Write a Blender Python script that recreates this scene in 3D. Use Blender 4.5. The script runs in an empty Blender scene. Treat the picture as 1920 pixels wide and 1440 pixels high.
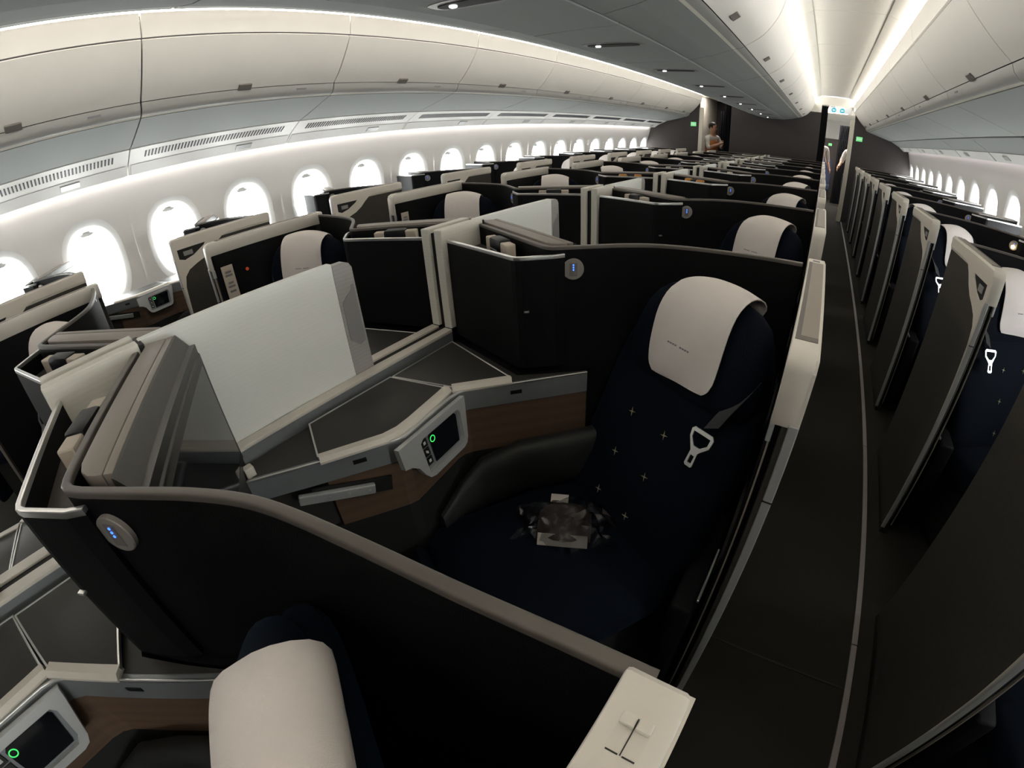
import bpy, bmesh, math, random
from mathutils import Matrix, Vector
random.seed(7)
SC = bpy.context.scene
COL = SC.collection

# ------------------------------------------------------------------ camera
cam = bpy.data.objects.new('Camera', bpy.data.cameras.new('Camera'))
COL.objects.link(cam)
cd = cam.data
cd.type = 'PANO'
cd.panorama_type = 'FISHEYE_LENS_POLYNOMIAL'      # the wide action-camera lens of the photograph
cd.sensor_width = 36.0; cd.sensor_height = 27.0
cd.fisheye_fov = math.radians(170)
cd.fisheye_polynomial_k0 = 0.0
cd.fisheye_polynomial_k1 = -6.31574193e-02
cd.fisheye_polynomial_k2 = 1.97293320e-05
cd.fisheye_polynomial_k3 = 2.34346400e-05
cd.fisheye_polynomial_k4 = -3.90785805e-07
cd.clip_start = 0.01
cam.matrix_world = Matrix(((0.81167817, -0.26202393, 0.52203641, 1.054),
                           (0.58182935, 0.44150611, -0.68304243, 0.0),
                           (-0.0515088, 0.85814673, 0.51081409, 1.45),
                           (0, 0, 0, 1)))
SC.camera = cam

# ------------------------------------------------------------------ world, exposure
W = bpy.data.worlds.new('World'); SC.world = W; W.use_nodes = True
W.node_tree.nodes['Background'].inputs[0].default_value = (0.93, 0.97, 1.0, 1)
W.node_tree.nodes['Background'].inputs[1].default_value = 1.0
SC.view_settings.view_transform = 'Standard'
SC.view_settings.look = 'None'
SC.view_settings.gamma = 1.0
SC.view_settings.use_curve_mapping = False
SC.view_settings.exposure = 0.42
SC.cycles.max_bounces = 7
SC.cycles.diffuse_bounces = 4
SC.cycles.glossy_bounces = 3
SC.cycles.sample_clamp_indirect = 6.0
STRIP = 11.0        # ceiling light strips
DAY = 15.0          # daylight on the window panes
WASH = 8.0         # wall wash tubes behind the valance

# ------------------------------------------------------------------ materials
def mat(name, col, rough=0.5, metal=0.0, var=0.0, scale=40.0, bump=0.0, bscale=300.0,
        emit=None, estr=0.0, kind='noise', spec=0.5, stretch=(1, 1, 1)):
    m = bpy.data.materials.new(name); m.use_nodes = True
    nt = m.node_tree; b = nt.nodes['Principled BSDF']
    b.inputs['Base Color'].default_value = (*col, 1)
    b.inputs['Roughness'].default_value = rough
    b.inputs['Metallic'].default_value = metal
    b.inputs['Specular IOR Level'].default_value = spec
    if emit:
        b.inputs['Emission Color'].default_value = (*emit, 1)
        b.inputs['Emission Strength'].default_value = estr
    if var or bump:
        tc = nt.nodes.new('ShaderNodeTexCoord')
        mp = nt.nodes.new('ShaderNodeMapping'); mp.inputs['Scale'].default_value = stretch
        nt.links.new(tc.outputs['Object'], mp.inputs['Vector'])
    if var:
        if kind == 'wave':
            t = nt.nodes.new('ShaderNodeTexWave'); t.inputs['Scale'].default_value = scale
            t.bands_direction = 'Z'
            t.inputs['Distortion'].default_value = 2.5; t.inputs['Detail'].default_value = 4.0
            fac = t.outputs['Fac']
        elif kind == 'lines':
            t = nt.nodes.new('ShaderNodeTexWave'); t.inputs['Scale'].default_value = scale
            t.bands_direction = 'Z'
            fac = t.outputs['Fac']
        else:
            t = nt.nodes.new('ShaderNodeTexNoise'); t.inputs['Scale'].default_value = scale
            t.inputs['Detail'].default_value = 5.0
            fac = t.outputs['Fac']
        nt.links.new(mp.outputs[0], t.inputs['Vector'])
        r = nt.nodes.new('ShaderNodeMix'); r.data_type = 'RGBA'
        r.inputs[6].default_value = (*[max(0, c * (1 - var)) for c in col], 1)
        r.inputs[7].default_value = (*[min(1, c * (1 + var)) for c in col], 1)
        nt.links.new(fac, r.inputs[0]); nt.links.new(r.outputs[2], b.inputs['Base Color'])
    if bump:
        n = nt.nodes.new('ShaderNodeTexNoise'); n.inputs['Scale'].default_value = bscale
        n.inputs['Detail'].default_value = 3.0
        nt.links.new(mp.outputs[0], n.inputs['Vector'])
        bp = nt.nodes.new('ShaderNodeBump'); bp.inputs['Strength'].default_value = bump
        bp.inputs['Distance'].default_value = 0.002
        nt.links.new(n.outputs['Fac'], bp.inputs['Height']); nt.links.new(bp.outputs[0], b.inputs['Normal'])
    return m

M = {
 'shell':   mat('shell_black', (0.0040, 0.0040, 0.0050), 0.65, var=0.25, scale=90, bump=0.35, bscale=500, spec=0.16),
 'trim':    mat('shell_trim', (0.10, 0.087, 0.077), 0.45, 0.1, var=0.08),
 'darkgrey':mat('dark_grey', (0.03, 0.03, 0.029), 0.55, var=0.15),
 'tray':    mat('tray_base', (0.075, 0.066, 0.058), 0.5, var=0.08),
 'top':     mat('housing_taupe', (0.23, 0.20, 0.175), 0.5, var=0.06, bump=0.1),
 'bezel':   mat('bezel_grey', (0.036, 0.034, 0.031), 0.45, var=0.08),
 'screen':  mat('screen_glass', (0.006, 0.007, 0.009), 0.07, spec=0.6),
 'cream':   mat('cream_plastic', (0.64, 0.60, 0.535), 0.38, var=0.03),
 'creamw':  mat('cream_white_panel', (0.66, 0.64, 0.57), 0.45, var=0.02, kind='lines', scale=28),
 'white':   mat('white_screen_panel', (0.80, 0.815, 0.78), 0.5, var=0.012, kind='lines', scale=30),
 'endgrey': mat('slider_end_grey', (0.36, 0.345, 0.335), 0.42, var=0.04, kind='lines', scale=28),
 'handle':  mat('slider_handle_grey', (0.25, 0.245, 0.245), 0.35),
 'inset':   mat('door_cap_taupe', (0.27, 0.235, 0.20), 0.55, var=0.05),
 'insetd':  mat('door_cap_step', (0.12, 0.105, 0.098), 0.55, var=0.05),
 'door':    mat('door_fabric', (0.050, 0.046, 0.041), 0.75, var=0.25, scale=160, bump=0.3, bscale=600, spec=0.2),
 'silver':  mat('silver_metal', (0.62, 0.62, 0.61), 0.28, 0.85),
 'silverp': mat('silver_paint', (0.50, 0.51, 0.51), 0.36, 0.45),
 'rail':    mat('console_rail_grey', (0.22, 0.235, 0.245), 0.38, 0.35, var=0.05),
 'wood':    mat('console_wood', (0.112, 0.069, 0.043), 0.5, var=0.10, kind='wave', scale=3, stretch=(1, 1, 3)),
 'lid':     mat('console_lid', (0.030, 0.028, 0.025), 0.55, var=0.2, scale=140),
 'navy':    mat('navy_fabric', (0.0013, 0.0034, 0.0088), 0.9, var=0.3, scale=160, bump=0.35, bscale=450, spec=0.15),
 'pad':     mat('arm_pad', (0.011, 0.0115, 0.011), 0.6, var=0.2, bump=0.2),
 'belt':    mat('belt_webbing', (0.028, 0.030, 0.032), 0.8, var=0.2, scale=300),
 'star':    mat('stitch_thread', (0.40, 0.37, 0.22), 0.7),
 'cloth':   mat('cover_cloth', (0.71, 0.66, 0.635), 0.85, var=0.03, scale=25, bump=0.25, bscale=700, spec=0.1),
 'print':   mat('grey_print', (0.22, 0.21, 0.22), 0.7),
 'case':    mat('headphone_case', (0.004, 0.005, 0.007), 0.45, spec=0.3),
 'box':     mat('card_box', (0.55, 0.48, 0.40), 0.65, var=0.04),
 'orange':  mat('orange_card', (0.55, 0.25, 0.06), 0.6),
 'disc':    mat('reading_light_disc', (0.28, 0.26, 0.24), 0.45, 0.2),
 'discslot':mat('reading_light_slot', (0.17, 0.155, 0.145), 0.5),
 'led':     mat('blue_led', (0.02, 0.08, 0.5), 0.4, emit=(0.04, 0.16, 1.0), estr=2.2),
 'lamp_on': mat('warm_lamp_lens', (1, 0.8, 0.5), 0.4, emit=(1.0, 0.72, 0.35), estr=9.0),
 'green':   mat('green_glow_ring', (0.05, 0.4, 0.1), 0.4, emit=(0.04, 0.6, 0.12), estr=0.9),
 'button':  mat('button_black', (0.008, 0.008, 0.008), 0.35),
 'icon':    mat('icon_white', (0.6, 0.6, 0.58), 0.5),
 'black':   mat('recess_black', (0.006, 0.006, 0.006), 0.7, var=0.1),
 'carpet':  mat('carpet', (0.021, 0.020, 0.0175), 0.95, var=0.35, scale=220, bump=0.5, bscale=350, spec=0.1),
 'track':   mat('floor_track', (0.20, 0.175, 0.175), 0.5, var=0.1),
 'bin':     mat('bin_cream', (0.77, 0.745, 0.69), 0.42, var=0.02, scale=8),
 'bingrey': mat('bin_base_grey', (0.25, 0.26, 0.25), 0.75, 0.0, var=0.02),
 'binlip':  mat('bin_lip_grey', (0.37, 0.365, 0.34), 0.45, var=0.02),
 'pin':     mat('bin_highlight_strip', (0.72, 0.69, 0.60), 0.35),
 'latch':   mat('bin_latch', (0.20, 0.18, 0.165), 0.4, 0.2, var=0.06),
 'gapdark': mat('gap_dark', (0.05, 0.047, 0.045), 0.7, var=0.1),
 'wallp':   mat('sidewall_panel', (0.78, 0.765, 0.73), 0.5, var=0.015, scale=12, bump=0.05),
 'reveal':  mat('window_reveal', (0.82, 0.82, 0.80), 0.5, var=0.01),
 'pane':    mat('bright_window_pane', (0.9, 0.95, 1.0), 0.2, emit=(0.97, 1.0, 0.985), estr=DAY),
 'shade':   mat('shade_tab', (0.50, 0.51, 0.50), 0.5),
 'ceil':    mat('ceiling_panel', (0.74, 0.72, 0.65), 0.5, var=0.015, scale=6),
 'strip':   mat('light_strip', (1, 0.97, 0.93), 0.5, emit=(1.0, 0.95, 0.90), estr=STRIP),
 'vlamp':   mat('corridor_lamp', (1, 1, 1), 0.5, emit=(1, 0.95, 0.9), estr=26.0),
 'wash':    mat('wash_tube', (1, 0.95, 0.92), 0.5, emit=(1.0, 0.96, 0.95), estr=WASH),
 'wash2':   mat('wash_tube_dim', (1, 0.93, 0.93), 0.5, emit=(1.0, 0.88, 0.90), estr=WASH*0.35),
 'lens':    mat('small_lamp_lens', (1, 1, 1), 0.4, emit=(1, 0.98, 0.95), estr=4.0),
 'vent':    mat('vent_dark', (0.02, 0.02, 0.03), 0.6),
 'bulk':    mat('bulkhead_fabric', (0.052, 0.046, 0.045), 0.85, var=0.18, scale=260, bump=0.2, spec=0.15),
 'post':    mat('bulkhead_post', (0.55, 0.51, 0.43), 0.45),
 'curtain': mat('curtain_cloth', (0.010, 0.010, 0.012), 0.9, var=0.2, scale=80, spec=0.1),
 'signg':   mat('green_sign', (0.15, 0.55, 0.2), 0.5, emit=(0.16, 0.62, 0.22), estr=0.55),
 'signw':   mat('sign_white', (0.75, 0.78, 0.78), 0.5, emit=(0.8, 0.9, 0.9), estr=0.2),
 'signb':   mat('sign_teal', (0.0, 0.22, 0.30), 0.5, emit=(0.0, 0.30, 0.42), estr=0.8),
 'blue':    mat('blue_seat_fabric', (0.012, 0.020, 0.050), 0.85, var=0.2),
 'skin':    mat('skin', (0.42, 0.22, 0.14), 0.55),
 'hair':    mat('dark_hair', (0.012, 0.009, 0.008), 0.6),
 'shirt':   mat('white_shirt', (0.62, 0.58, 0.55), 0.8),
 'vest':    mat('amber_vest', (0.40, 0.14, 0.04), 0.8),
 'trouser': mat('dark_trousers', (0.012, 0.013, 0.02), 0.8),
 'foil':    mat('clear_wrap', (0.02, 0.02, 0.022), 0.16, spec=0.8),
 'kitdark': mat('kit_fabric', (0.10, 0.075, 0.07), 0.45, var=0.6, scale=30),
 'kitband': mat('kit_paper_band', (0.50, 0.45, 0.41), 0.6),
 'red':     mat('red_marker', (0.45, 0.06, 0.02), 0.5, emit=(0.6, 0.08, 0.02), estr=0.15),
}
_n = M['navy'].node_tree.nodes['Principled BSDF']
_n.inputs['Sheen Weight'].default_value = 0.04; _n.inputs['Sheen Roughness'].default_value = 0.35
_n.inputs['Sheen Tint'].default_value = (0.10, 0.35, 0.75, 1)
# thin crinkled wrap: mostly clear
_f = M['foil'].node_tree.nodes['Principled BSDF']
_f.inputs['Alpha'].default_value = 0.42

# ------------------------------------------------------------------ mesh helpers
def new_bm(): return bmesh.new()

def sweep(path, prof, bm=None):
    """profile [(side offset, z)] swept along a flat path [(x,y)] with mitred corners; side>0 = left of travel"""
    bm = bm or new_bm()
    n = len(path); rings = []
    for i, p in enumerate(path):
        p = Vector(p[:2])
        d0 = (p - Vector(path[i-1][:2])).normalized() if i else None
        d1 = (Vector(path[i+1][:2]) - p).normalized() if i < n-1 else None
        d0 = d0 or d1; d1 = d1 or d0
        n0 = Vector((-d0.y, d0.x)); n1 = Vector((-d1.y, d1.x))
        nn = (n0 + n1).normalized(); k = 1 / max(0.5, nn.dot(n0))
        rings.append([bm.verts.new((p.x + nn.x*o*k, p.y + nn.y*o*k, z)) for o, z in prof])
    m = len(prof)
    for a, b in zip(rings, rings[1:]):
        for j in range(m):
            bm.faces.new((a[j], a[(j+1) % m], b[(j+1) % m], b[j]))
    bm.faces.new(rings[0][::-1]); bm.faces.new(rings[-1])
    return bm

def rect(o0, o1, z0, z1): return [(o0, z0), (o1, z0), (o1, z1), (o0, z1)]

def rrect(o0, o1, z0, z1, r, top_only=True, n=4):
    pts = []
    def arc(cx, cz, a0):
        for i in range(n+1):
            a = a0 + i*math.pi/2/n
            pts.append((cx + r*math.cos(a), cz + r*math.sin(a)))
    if top_only: pts += [(o0, z0), (o1, z0)]
    else: arc(o0+r, z0+r, math.pi); arc(o1-r, z0+r, 1.5*math.pi)
    arc(o1-r, z1-r, 0); arc(o0+r, z1-r, math.pi/2)
    return pts

def prism(poly, z0, z1, bm=None):
    bm = bm or new_bm()
    a = [bm.verts.new((x, y, z0)) for x, y in poly]
    b = [bm.verts.new((x, y, z1)) for x, y in poly]
    n = len(poly)
    for i in range(n): bm.faces.new((a[i], a[(i+1) % n], b[(i+1) % n], b[i]))
    bm.faces.new(a[::-1]); bm.faces.new(b)
    return bm

def bevel(bm, w, seg=2, ang=25):
    bmesh.ops.remove_doubles(bm, verts=bm.verts, dist=1e-5)
    bmesh.ops.recalc_face_normals(bm, faces=bm.faces)
    es = [e for e in bm.edges if len(e.link_faces) == 2 and e.calc_face_angle(0) > math.radians(ang)]
    bmesh.ops.bevel(bm, geom=es, offset=w, segments=seg, affect='EDGES', profile=0.5, clamp_overlap=True)
    return bm

def box(x0, x1, y0, y1, z0, z1, b=0.0, seg=2, bm=None):
    t = prism([(x0, y0), (x1, y0), (x1, y1), (x0, y1)], z0, z1)
    if b: bevel(t, b, seg)
    if bm is None: return t
    return join(bm, t)

def join(a, b):
    me = bpy.data.meshes.new('tmp'); b.to_mesh(me); a.from_mesh(me); bpy.data.meshes.remove(me); b.free()
    return a

def loft(secs, bm=None, cap=True):
    bm = bm or new_bm()
    R = [[bm.verts.new(p) for p in s] for s in secs]
    m = len(secs[0])
    for a, b in zip(R, R[1:]):
        for j in range(m): bm.faces.new((a[j], a[(j+1) % m], b[(j+1) % m], b[j]))
    if cap: bm.faces.new(R[0][::-1]); bm.faces.new(R[-1])
    return bm

def grid(rows, bm=None):
    bm = bm or new_bm()
    R = [[bm.verts.new(p) for p in r] for r in rows]
    for a, b in zip(R, R[1:]):
        for j in range(len(a)-1): bm.faces.new((a[j], a[j+1], b[j+1], b[j]))
    return bm

def thicken(bm, t):
    bmesh.ops.recalc_face_normals(bm, faces=bm.faces)
    bmesh.ops.solidify(bm, geom=bm.faces[:], thickness=t)
    return bm

def tube(pts, r, n=8, bm=None):
    bm = bm or new_bm()
    pts = [Vector(p) for p in pts]; secs = []
    for i, p in enumerate(pts):
        d = (pts[min(i+1, len(pts)-1)] - pts[max(i-1, 0)]).normalized()
        a = d.cross(Vector((0, 0, 1)))
        a = a.normalized() if a.length > 1e-3 else Vector((1, 0, 0))
        b = d.cross(a)
        secs.append([p + a*r*math.cos(2*math.pi*k/n) + b*r*math.sin(2*math.pi*k/n) for k in range(n)])
    return loft(secs, bm)

def disc(c, nrm, r, th, n=28, chamfer=0.0):
    nrm = Vector(nrm).normalized(); c = Vector(c)
    a = nrm.cross(Vector((0, 0, 1)));  a = a.normalized() if a.length > 1e-3 else Vector((1, 0, 0))
    b = nrm.cross(a)
    ring = lambda rr, h: [c + nrm*h + a*rr*math.cos(2*math.pi*k/n) + b*rr*math.sin(2*math.pi*k/n) for k in range(n)]
    return loft([ring(r, 0), ring(r, th-chamfer), ring(r-chamfer, th)])

def slab_on(c, ax, ay, w, h, th, b=0.0):
    """box centred on c spanned by unit vectors ax, ay, thickness th along their normal"""
    c = Vector(c); ax = Vector(ax).normalized(); ay = Vector(ay).normalized(); nz = ax.cross(ay)
    bm = box(-w/2, w/2, -h/2, h/2, 0, th, b)
    mt = Matrix((( ax.x, ay.x, nz.x, c.x), (ax.y, ay.y, nz.y, c.y), (ax.z, ay.z, nz.z, c.z), (0, 0, 0, 1)))
    bmesh.ops.transform(bm, matrix=mt, verts=bm.verts)
    return bm

def plate(outer, holes, to3, th):
    """flat plate with holes: 2-D loops mapped by to3(u,v,depth), depth 0..th"""
    bm = new_bm(); es = []
    for loop in [outer] + holes:
        vs = [bm.verts.new((u, v, 0)) for u, v in loop]
        for i in range(len(vs)): es.append(bm.edges.new((vs[i], vs[(i+1) % len(vs)])))
    bmesh.ops.triangle_fill(bm, use_beauty=True, use_dissolve=False, edges=es)
    r = bmesh.ops.extrude_face_region(bm, geom=bm.faces[:])
    for v in r['geom']:
        if isinstance(v, bmesh.types.BMVert): v.co.z = th
    for v in bm.verts: v.co = to3(*v.co)
    return bm

def catmull(pts, k=5):
    out = []; n = len(pts)
    for i in range(n-1):
        p0, p1, p2, p3 = [Vector(pts[max(0, min(n-1, j))]) for j in (i-1, i, i+1, i+2)]
        for s in range(k):
            t = s/k
            out.append(0.5*((2*p1) + (p2-p0)*t + (2*p0-5*p1+4*p2-p3)*t*t + (3*p1-p0-3*p2+p3)*t**3))
    out.append(Vector(pts[-1]))
    return [tuple(v) for v in out]

def interp(z, tab):
    for (z0, x0), (z1, x1) in zip(tab, tab[1:]):
        if z <= z1: return x0 + (x1-x0)*(z-z0)/(z1-z0)
    return tab[-1][1]

def finish(bm, name, m, smooth=False, ang=40):
    bmesh.ops.remove_doubles(bm, verts=bm.verts, dist=1e-6)
    bmesh.ops.recalc_face_normals(bm, faces=bm.faces)
    if smooth:
        for f in bm.faces: f.smooth = True
        for e in bm.edges:
            if len(e.link_faces) != 2 or e.calc_face_angle(0) > math.radians(ang): e.smooth = False
    me = bpy.data.meshes.new(name); bm.to_mesh(me); bm.free()
    me.materials.append(M[m])
    return me

TINY = {'woven_mark', 'sleeve_print', 'pictogram', 'sign_print', 'blue_lights', 'vent_grille', 'instruction_print'}
def mirrored(me):
    c = me.copy()
    bm = new_bm(); bm.from_mesh(c)
    for v in bm.verts: v.co.x = -v.co.x
    bmesh.ops.reverse_faces(bm, faces=bm.faces)
    bm.to_mesh(c); bm.free()
    return c

# ------------------------------------------------------------------ object helpers
def link(name, data, parent=None, loc=(0, 0, 0)):
    o = bpy.data.objects.new(name, data); COL.objects.link(o)
    o.location = loc
    if parent:
        o.parent = parent
        if name in TINY: o['kind'] = 'stuff'
    return o

def tag(o, label, cat, group=None):
    o['label'] = label; o['category'] = cat
    if group: o['group'] = group
    return o

def struct(name, bm, m, parent=None, smooth=False, loc=(0, 0, 0)):
    o = link(name, finish(bm, name, m, smooth) if bm else None, parent, loc)
    if not parent: o['kind'] = 'structure'
    return o

KIT = {}
class Kit:
    """one kind of thing in suite coordinates: parts are meshes in right- and left-handed versions"""
    def __init__(s, key, name, base):
        s.name = name; s.base = Vector((*base, 0)); s.parts = []; KIT[key] = s
    def part(s, name, bm, m, parent=None, smooth=False, far=True):
        for v in bm.verts: v.co -= s.base
        me = finish(bm, name, m, smooth)
        s.parts.append([name, me, None, parent, far]); return len(s.parts)-1

PITCH = 1.10
DX = 2.793
BLOCK = {'CR': (0, 1), 'CL': (0, -1), 'WL': (-DX, 1), 'WR': (DX, -1)}
def place(key, blk, row, label, cat, group, near=True, skip=()):
    k = KIT[key]; dx, sg = BLOCK[blk]
    loc = (dx + sg*k.base.x, row*PITCH + k.base.y, 0)
    def data(p):
        if sg > 0: return p[1]
        if p[2] is None: p[2] = mirrored(p[1])
        return p[2]
    if len(k.parts) == 1:
        root = link(k.name, data(k.parts[0]), None, loc)
    else:
        root = link(k.name, None, None, loc); root.empty_display_size = 0.1
        made = {}
        for i, p in enumerate(k.parts):
            if (not near and not p[4]) or p[0] in skip: continue
            made[i] = link(p[0], data(p), made.get(p[3], root))
    return tag(root, label, cat, group)

ORD = ['first', 'second', 'third', 'fourth', 'fifth', 'sixth', 'seventh', 'eighth', 'ninth', 'tenth', 'eleventh']
NROW = 10
def where(blk, row):
    side = {'CR': 'centre block, exit-sign aisle', 'CL': 'centre block, crew-person aisle',
            'WL': 'window block, crew-person aisle', 'WR': 'window block, exit-sign aisle'}[blk]
    return f"{ORD[NROW-1-row]} row from bulkhead, {side}"
BNAME = {'CR': 'centre block along the exit-sign aisle', 'CL': 'centre block along the crew-person aisle',
         'WL': 'window block along the crew-person aisle', 'WR': 'window block along the exit-sign aisle'}

# ================================================================== STRUCTURE
Y0, YB = -2.75, 10.70
floor = struct('floor', box(-2.9, 2.9, Y0, 16.0, -0.06, 0.0), 'carpet')
for sx in (1, -1):
    for x, w in ((1.62, 0.011),):
        y = Y0 + 0.05
        while y < YB - 0.1:
            y1 = min(y + 1.27, YB - 0.02)
            struct('floor_track', box(sx*x - w, sx*x + w, y, y1 - 0.004, 0.0, 0.007, 0.002), 'track', floor)
            y = y1
# carpet join across the aisle by the near door
struct('carpet_seam', box(1.11, 1.609, 0.925, 0.932, 0.0, 0.002), 'black', floor)

# ---- side walls with moulded window openings
WX = [(0.0, 2.60), (0.35, 2.74), (0.7, 2.805), (1.06, 2.815), (1.3, 2.79), (1.48, 2.745), (1.62, 2.705), (1.70, 2.68)]
def wx(z): return interp(z, WX)
WC, WA, WB = 1.065, 0.150, 0.235          # pane centre height, half width, half height
RA, RB = 0.225, 0.325                     # flared mouth of the reveal
def sup(a, b, t, e=2.5):
    c, s = math.cos(t), math.sin(t)
    return (a*math.copysign(abs(c)**(2/e), c), b*math.copysign(abs(s)**(2/e), s))
NA = 44
def wall_panel_mesh():
    """one moulded panel, 1.27 m long, two window mouths, local y -0.635..0.635, x = outward"""
    bm = new_bm(); h = 0.317
    zc0, zc1 = 0.62, 1.46
    for cy in (-0.3175, 0.3175):
        rings = []
        for k in range(6):
            f = (k/5.0)**1.3; ring = []
            for i in range(NA):
                t = 2*math.pi*i/NA
                u, v = sup(RA, RB, t)
                c, s = math.cos(t), math.sin(t)
                zz = (zc1-WC) if s > 0 else (WC-zc0)
                L = min(h/max(abs(c), 1e-6), zz/max(abs(s), 1e-6))
                U, V = c*L, s*L
                y = cy + u*(1-f) + U*f; z = WC + v*(1-f) + V*f
                ring.append(bm.verts.new((wx(z), y, z)))
            rings.append(ring)
        for a, b in zip(rings, rings[1:]):
            for j in range(NA): bm.faces.new((a[j], a[(j+1) % NA], b[(j+1) % NA], b[j]))
        # corners of the cell the radial rays miss
        for sy in (-1, 1):
            for zc in (zc0, zc1):
                best = sorted(rings[-1], key=lambda v: (v.co.y-(cy+sy*h))**2 + (v.co.z-zc)**2)[:2]
                cv = bm.verts.new((wx(zc), cy+sy*h, zc))
                if min((cv.co-b.co).length for b in best) > 1e-4: bm.faces.new((best[0], best[1], cv))
    for za, zb, k in ((0.0, zc0, 5), (zc1, 1.70, 4)):
        grid([[(wx(za+(zb-za)*i/k), y, za+(zb-za)*i/k) for y in (-0.6345, 0.0, 0.6345)] for i in range(k+1)], bm)
    return bm
def flip(bm, sx):
    if sx < 0:
        for v in bm.verts: v.co.x = -v.co.x
    return bm
def reveal_mesh():
    secs = []
    for k in range(8):
        f = k/7.0; g = f**0.42
        a = RA + (WA-RA)*g; b = RB + (WB-RB)*g
        ring = []
        for i in range(NA):
            u, v = sup(a, b, 2*math.pi*i/NA, 2.5 - 0.2*f)
            z = WC + v; zo = WC + sup(RA, RB, 2*math.pi*i/NA)[1]
            ring.append((wx(zo)*(1-f) + 2.90*f, u, z))
        secs.append(ring)
    return loft(secs, cap=False)
def pane_mesh():
    secs = [[(2.895+dx, sup(WA*.999, WB*.999, 2*math.pi*i/NA, 2.3)[0], WC+sup(WA*.999, WB*.999, 2*math.pi*i/NA, 2.3)[1]) for i in range(NA)] for dx in (0, .012)]
    return loft(secs)
def tab_mesh():
    return plate([(-0.055, -0.008), (-0.03, -0.022), (0.03, -0.022), (0.055, -0.008), (0.022, 0.006), (0.012, 0.03), (-0.012, 0.03), (-0.022, 0.006)],
                 [], lambda u, v, d: Vector((2.868 + d, u, WC + WB + v)), 0.01)
WALL = {}
wn = 0
WIN_Y = [0.345 + 0.635*k for k in range(-4, 17)]
for sx, side in ((-1, 'left'), (1, 'right')):
    w = struct(f'wall_{side}', box(*sorted((sx*2.95, sx*2.99)), Y0, YB+0.04, 0, 2.45), 'wallp'); WALL[sx] = w
    pm = finish(flip(wall_panel_mesh(), sx), 'sidewall_panel', 'wallp', True, 60)
    rm = finish(flip(reveal_mesh(), sx), 'window_reveal', 'reveal', True, 80)
    gm = finish(flip(pane_mesh(), sx), 'window_pane', 'pane')
    tm = finish(flip(tab_mesh(), sx), 'shade_tab', 'shade')
    y = 0.345 + 0.635*-4 + 0.3175
    for j in range(11):
        link('sidewall_panel', pm, w, (0, y + 1.27*j, 0))
    for y in WIN_Y:
        wn += 1
        e = link(f'window_{wn}', None, None, (0, y, 0)); e['kind'] = 'structure'
        link('window_reveal', rm, e); link('window_pane', gm, e); link('shade_tab', tm, e)

# ---- overhead bins along the windows
SEAM = (1.572, 2.195); LAT = (1.808, 1.934); PIN = (1.868, 1.866); LOW = (2.327, 1.748)
TOPB = (1.545, 2.325)
def prof_bm(prof, y0, y1, sx):
    """closed cross-section polygon [(x,z)] extruded along y"""
    bm = new_bm()
    a = [bm.verts.new((sx*x, y0, z)) for x, z in prof]; b = [bm.verts.new((sx*x, y1, z)) for x, z in prof]
    n = len(prof)
    for i in range(n): bm.faces.new((a[i], a[(i+1) % n], b[(i+1) % n], b[i]))
    bm.faces.new(a[::-1]); bm.faces.new(b)
    return bm
def strip_prof(pts, th):
    """open polyline thickened away from the aisle (to +x,+z side)"""
    out = []
    for i, p in enumerate(pts):
        d = Vector(pts[min(i+1, len(pts)-1)]) - Vector(pts[max(i-1, 0)]); d.normalize()
        out.append((p[0] + d.y*-th*-1 if False else p[0] - d.y*th, p[1] + d.x*th))
    return list(pts) + out[::-1]
door_curve = catmull([SEAM, (1.640, 2.10), (1.725, 2.005), LAT], 4)
base_curve = [(1.811, 1.930), (1.822, 1.898), (1.846, 1.872), PIN, (1.885, 1.856), (2.10, 1.800), (2.27, 1.760), LOW]
BIN = 1.27
def bin_meshes(sx, L):
    g = 0.004
    r = {}
    def orient(c): return strip_prof(c, -0.012) if True else c
    r['upper_panel'] = finish(prof_bm(strip_prof([TOPB, (SEAM[0]-0.006, SEAM[1]+0.012)], 0.014), g, L-g, sx), 'upper_panel', 'bin')
    r['bin_door'] = finish(prof_bm(strip_prof(door_curve, 0.014), g, L-g, sx), 'bin_door', 'bin', True)
    r['bin_lip'] = finish(prof_bm(strip_prof(base_curve[:4], 0.012), g, L-g, sx), 'bin_lip', 'binlip', True)
    r['highlight_strip'] = finish(prof_bm(strip_prof([(PIN[0]-0.007, PIN[1]+0.003), (PIN[0]+0.010, PIN[1]-0.007)], 0.008), g, L-g, sx), 'highlight_strip', 'pin')
    r['bin_base'] = finish(prof_bm(strip_prof(base_curve[4:], 0.012), g, L-g, sx), 'bin_base', 'bingrey', True)
    r['bin_body'] = finish(prof_bm([(1.60, 2.31), (1.605, 2.19), (1.85, 1.93), (1.90, 1.88), (2.33, 1.775), (2.55, 1.80), (2.55, 2.31)], 0.0, L, sx), 'bin_body', 'gapdark')
    # latch paddle, long side along y
    d = (Vector((LAT[0], LAT[1])) - Vector(door_curve[-3])).normalized()
    c = Vector((sx*(LAT[0]-0.013), L/2 - 0.02, LAT[1]+0.010))
    r['latch'] = finish(slab_on(c, (0, -sx, 0), (-sx*d.x, 0, -d.y), 0.085, 0.045, 0.012, 0.004), 'latch', 'latch')
    r['instruction_print'] = finish(slab_on((sx*1.8165, L*0.80, 1.905), (0, -sx, 0), (-sx*0.42, 0, 0.9), 0.07, 0.010, 0.002), 'instruction_print', 'print')
    return r
def bins(sx, y0, count, which):
    full = bin_meshes(sx, BIN)
    for i in range(count):
        y = y0 + BIN*i
        me = full if y + BIN < YB else bin_meshes(sx, YB - 0.012 - y)
        e = link('overhead_bin', None, None, (0, y, 0))
        for n, m_ in me.items(): link(n, m_, e)
        tag(e, f"cream overhead bin with grey latch above {which} windows, {ORD[count-1-i]} from bulkhead", 'overhead bin', f'overhead bins above the {which} windows')
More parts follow.
